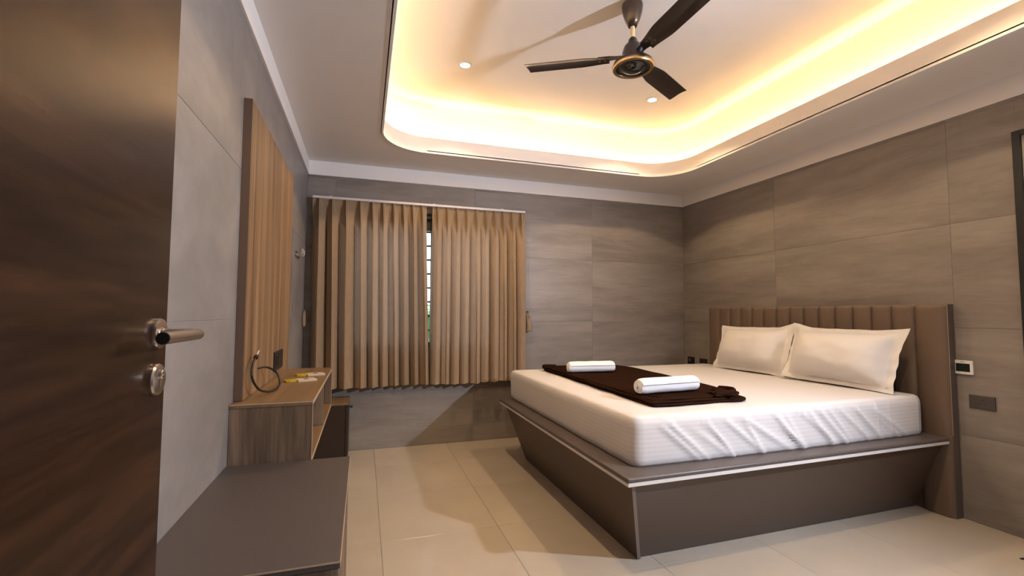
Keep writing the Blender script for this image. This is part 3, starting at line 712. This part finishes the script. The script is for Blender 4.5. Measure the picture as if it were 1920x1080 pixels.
def towel(label, a, b, R, seed, z):
    a = Vector((*a, 0)); b = Vector((*b, 0)); ax = (b-a).normalized(); L = (b-a).length; sd = Vector((-ax.y, ax.x, 0))
    t = thing('rolled_towel', label, 'towel', ((a.x+b.x)/2, (a.y+b.y)/2, z), 'rolled towels on the blanket')
    turns = 3.6; npp = 30; N_ = int(turns*npp); nl = 26; pit = R/turns*.93; th = pit*.86
    def pt(k, q, outer):
        an = 2*math.pi*k/npp; r = pit*(k/npp) + .004 + (th if outer else 0)
        e = min(q, 1-q)*L; rnd = 1-.16*(1-sst(0, .03, e))**2
        r *= rnd*(1+.05*noise.noise(Vector((q*5, an, seed))))
        x = r*math.cos(an-1.0); y = r*math.sin(an-1.0)
        if y < 0: y *= .86
        wob = .012*(k/N_-.6)*(1 if q < .5 else -1)*(1-sst(0, .05, e))
        return a + ax*(q*L + wob) + sd*x*1.06 + Vector((0, 0, z + R*.93 + y))
    bm_ = nb(); So = grid(bm_, N_, nl, lambda u, v: pt(u*N_, v, True)); Si = grid(bm_, N_, nl, lambda u, v: pt(u*N_, v, False))
    for i in range(N_):
        for j in (0, nl): bm_.faces.new((So[i][j], So[i+1][j], Si[i+1][j], Si[i][j]))
    for i in (0, N_):
        for j in range(nl): bm_.faces.new((So[i][j], So[i][j+1], Si[i][j+1], Si[i][j]))
    obj('towel_roll', bm_, 'towel', t, True, angle=60)
towel('white rolled towel at the far end of the brown blanket', (1.545, 3.36), (1.935, 3.33), .041, 3, zb+.036)
towel('white rolled towel on the brown blanket, nearer the camera', (1.515, 2.335), (1.945, 2.375), .043, 8, zb+.036)

# ------------------------------------------------------------ switches and sockets on the right wall
def rplate(name, label, cat, y0, y1, z0, z1, mat, d=.009):
    t = thing(name, label, cat, (XR, (y0+y1)/2, (z0+z1)/2))
    b = nb(); bx(b, XR-d, XR-.0002, y0, y1, z0, z1, .002, 2); obj('plate', b, mat, t); return t
t = rplate('thermostat', 'white wall control with a dark display beside the headboard', 'thermostat', 1.828, 1.922, .880, .965, 'white_plastic', .012)
b = nb(); bx(b, XR-.0135, XR-.0118, 1.842, 1.912, .896, .946, .0005); obj('display', b, 'screen', t)
b = nb(); bx(b, XR-.0130, XR-.0118, 1.868, 1.888, .955, .958); obj('vent_slot', b, 'brown_plastic', t)
t = rplate('wall_socket', 'taupe double wall socket below the white control', 'socket', 1.733, 1.857, .682, .762, 'brown_plastic')
b = nb(); bx(b, XR-.0105, XR-.0088, 1.810, 1.845, .700, .744, .0008); obj('rocker_switch', b, 'brown_plastic', t)
for y, z, s in ((1.790, .734, .0042), (1.800, .713, .0036), (1.780, .713, .0036)):
    b = nb(); lathe(b, [(s, 0), (s, .0006)], (XR-.0090, y, z), Matrix.Rotation(math.radians(-90), 3, 'Y'), 12); obj('pin_hole', b, 'black', t)
t = rplate('switch_plate', 'black switch plate by the room corner behind the bed', 'switch', 4.315, 4.425, .655, .765, 'black')
b = nb(); bx(b, XR-.012, XR-.0088, 4.375, 4.40, .715, .745, .001); obj('rocker', b, 'chrome', t)
t = rplate('socket_plate', 'dark maroon socket plate between corner switch and headboard', 'socket', 4.115, 4.23, .665, .762, 'dark_lam')
b = nb(); bx(b, XR-.0105, XR-.0088, 4.14, 4.165, .69, .735, .001); obj('rocker', b, 'dark_lam', t)

# ------------------------------------------------------------ ceiling fan
FX, FY = 1.49, 2.31
t = thing('ceiling_fan', 'dark brown three-blade ceiling fan with gold ring', 'ceiling fan', (FX, FY, TOP))
bm = nb(); lathe(bm, [(.050, 0), (.060, -.012), (.062, -.03), (.056, -.07), (.040, -.12), (.026, -.150), (.022, -.152)], (FX, FY, TOP), None, 36); obj('canopy', bm, 'fan_brown', t, True)
bm = nb(); tube(bm, [(FX, FY, TOP-.150), (FX, FY, 2.866)], .0135, 18); obj('down_rod', bm, 'rod', t, True)
bm = nb(); lathe(bm, [(.016, 2.882), (.024, 2.872), (.030, 2.85), (.034, 2.846), (.050, 2.83), (.060, 2.80), (.067, 2.765), (.072, 2.745), (.10, 2.738), (.112, 2.728), (.114, 2.705)], (FX, FY, 0), None, 44); mo = obj('motor', bm, 'fan_brown', t, True)
bm = nb(); lathe(bm, [(.096, 2.712), (.110, 2.716), (.1195, 2.710), (.1215, 2.700), (.117, 2.691), (.106, 2.688), (.097, 2.692)], (FX, FY, 0), None, 48, False, False); obj('gold_ring', bm, 'fan_gold', mo, True)
bm = nb(); lathe(bm, [(.098, 2.700), (.092, 2.694), (.080, 2.697), (.062, 2.690), (.05, 2.680), (.03, 2.674), (.006, 2.672)], (FX, FY, 0), None, 44); obj('bottom_cap', bm, 'fan_cap', mo, True)
RB = .64
for ang in (151, 29, 270):
    A = math.radians(ang); e = Vector((math.cos(A), math.sin(A), 0)); s = Vector((-math.sin(A), math.cos(A), 0)); tilt = math.radians(-8)
    sd = s*math.cos(tilt) + Vector((0, 0, 1))*math.sin(tilt); nn = e.cross(sd)
    org = Vector((FX, FY, 2.758)); b = nb()
    nr, nc = 24, 8; grids = []
    for side in (1, -1):
        def f(u, v):
            r = .135 + (RB-.135)*u; ch = .044 + .021*sst(0, .35, u)
            w_ = -1+2*v; rr_ = r + .016*w_*sst(.5, 1, u) - .035*sst(.94, 1, u)*max(0, w_-.35)**2
            cam_ = .010*(1-w_*w_)
            return org + e*rr_ + sd*(w_*ch) + nn*(cam_ + side*.0016)
        grids.append(grid(b, nr, nc, f))
    G0, G1 = grids
    for i in range(nr):
        for j in (0, nc): b.faces.new((G0[i][j], G0[i+1][j], G1[i+1][j], G1[i][j]))
    for j in range(nc):
        for i in (0, nr): b.faces.new((G0[i][j], G0[i][j+1], G1[i][j+1], G1[i][j]))
    bo = obj('blade', b, 'fan_brown', t, True, angle=50)
    b = nb(); P = []
    for r, wd_ in ((.055, .022), (.10, .024), (.14, .034), (.205, .034)):
        P.append((org+e*r-sd*wd_+nn*.0125, org+e*r+sd*wd_+nn*.0125, org+e*r-sd*wd_+nn*.009-Vector((0, 0, .0)), org+e*r+sd*wd_+nn*.009))
    V_ = [[b.verts.new(q) for q in p] for p in P]
    for x, y in zip(V_, V_[1:]):
        for i, j in ((0, 1), (1, 3), (3, 2), (2, 0)): b.faces.new((x[i], x[j], y[j], y[i]))
    b.faces.new((V_[0][0], V_[0][1], V_[0][3], V_[0][2])); b.faces.new((V_[-1][0], V_[-1][1], V_[-1][3], V_[-1][2]))
    obj('blade_bracket', b, 'fan_brown', bo)
    for r in (.16, .192):
        for k in (-.018, .018):
            b = nb(); bmesh.ops.create_uvsphere(b, u_segments=8, v_segments=5, radius=.0045, matrix=Matrix.Translation(org+e*r+sd*k+nn*.006)); obj('screw', b, 'fan_gold', bo)
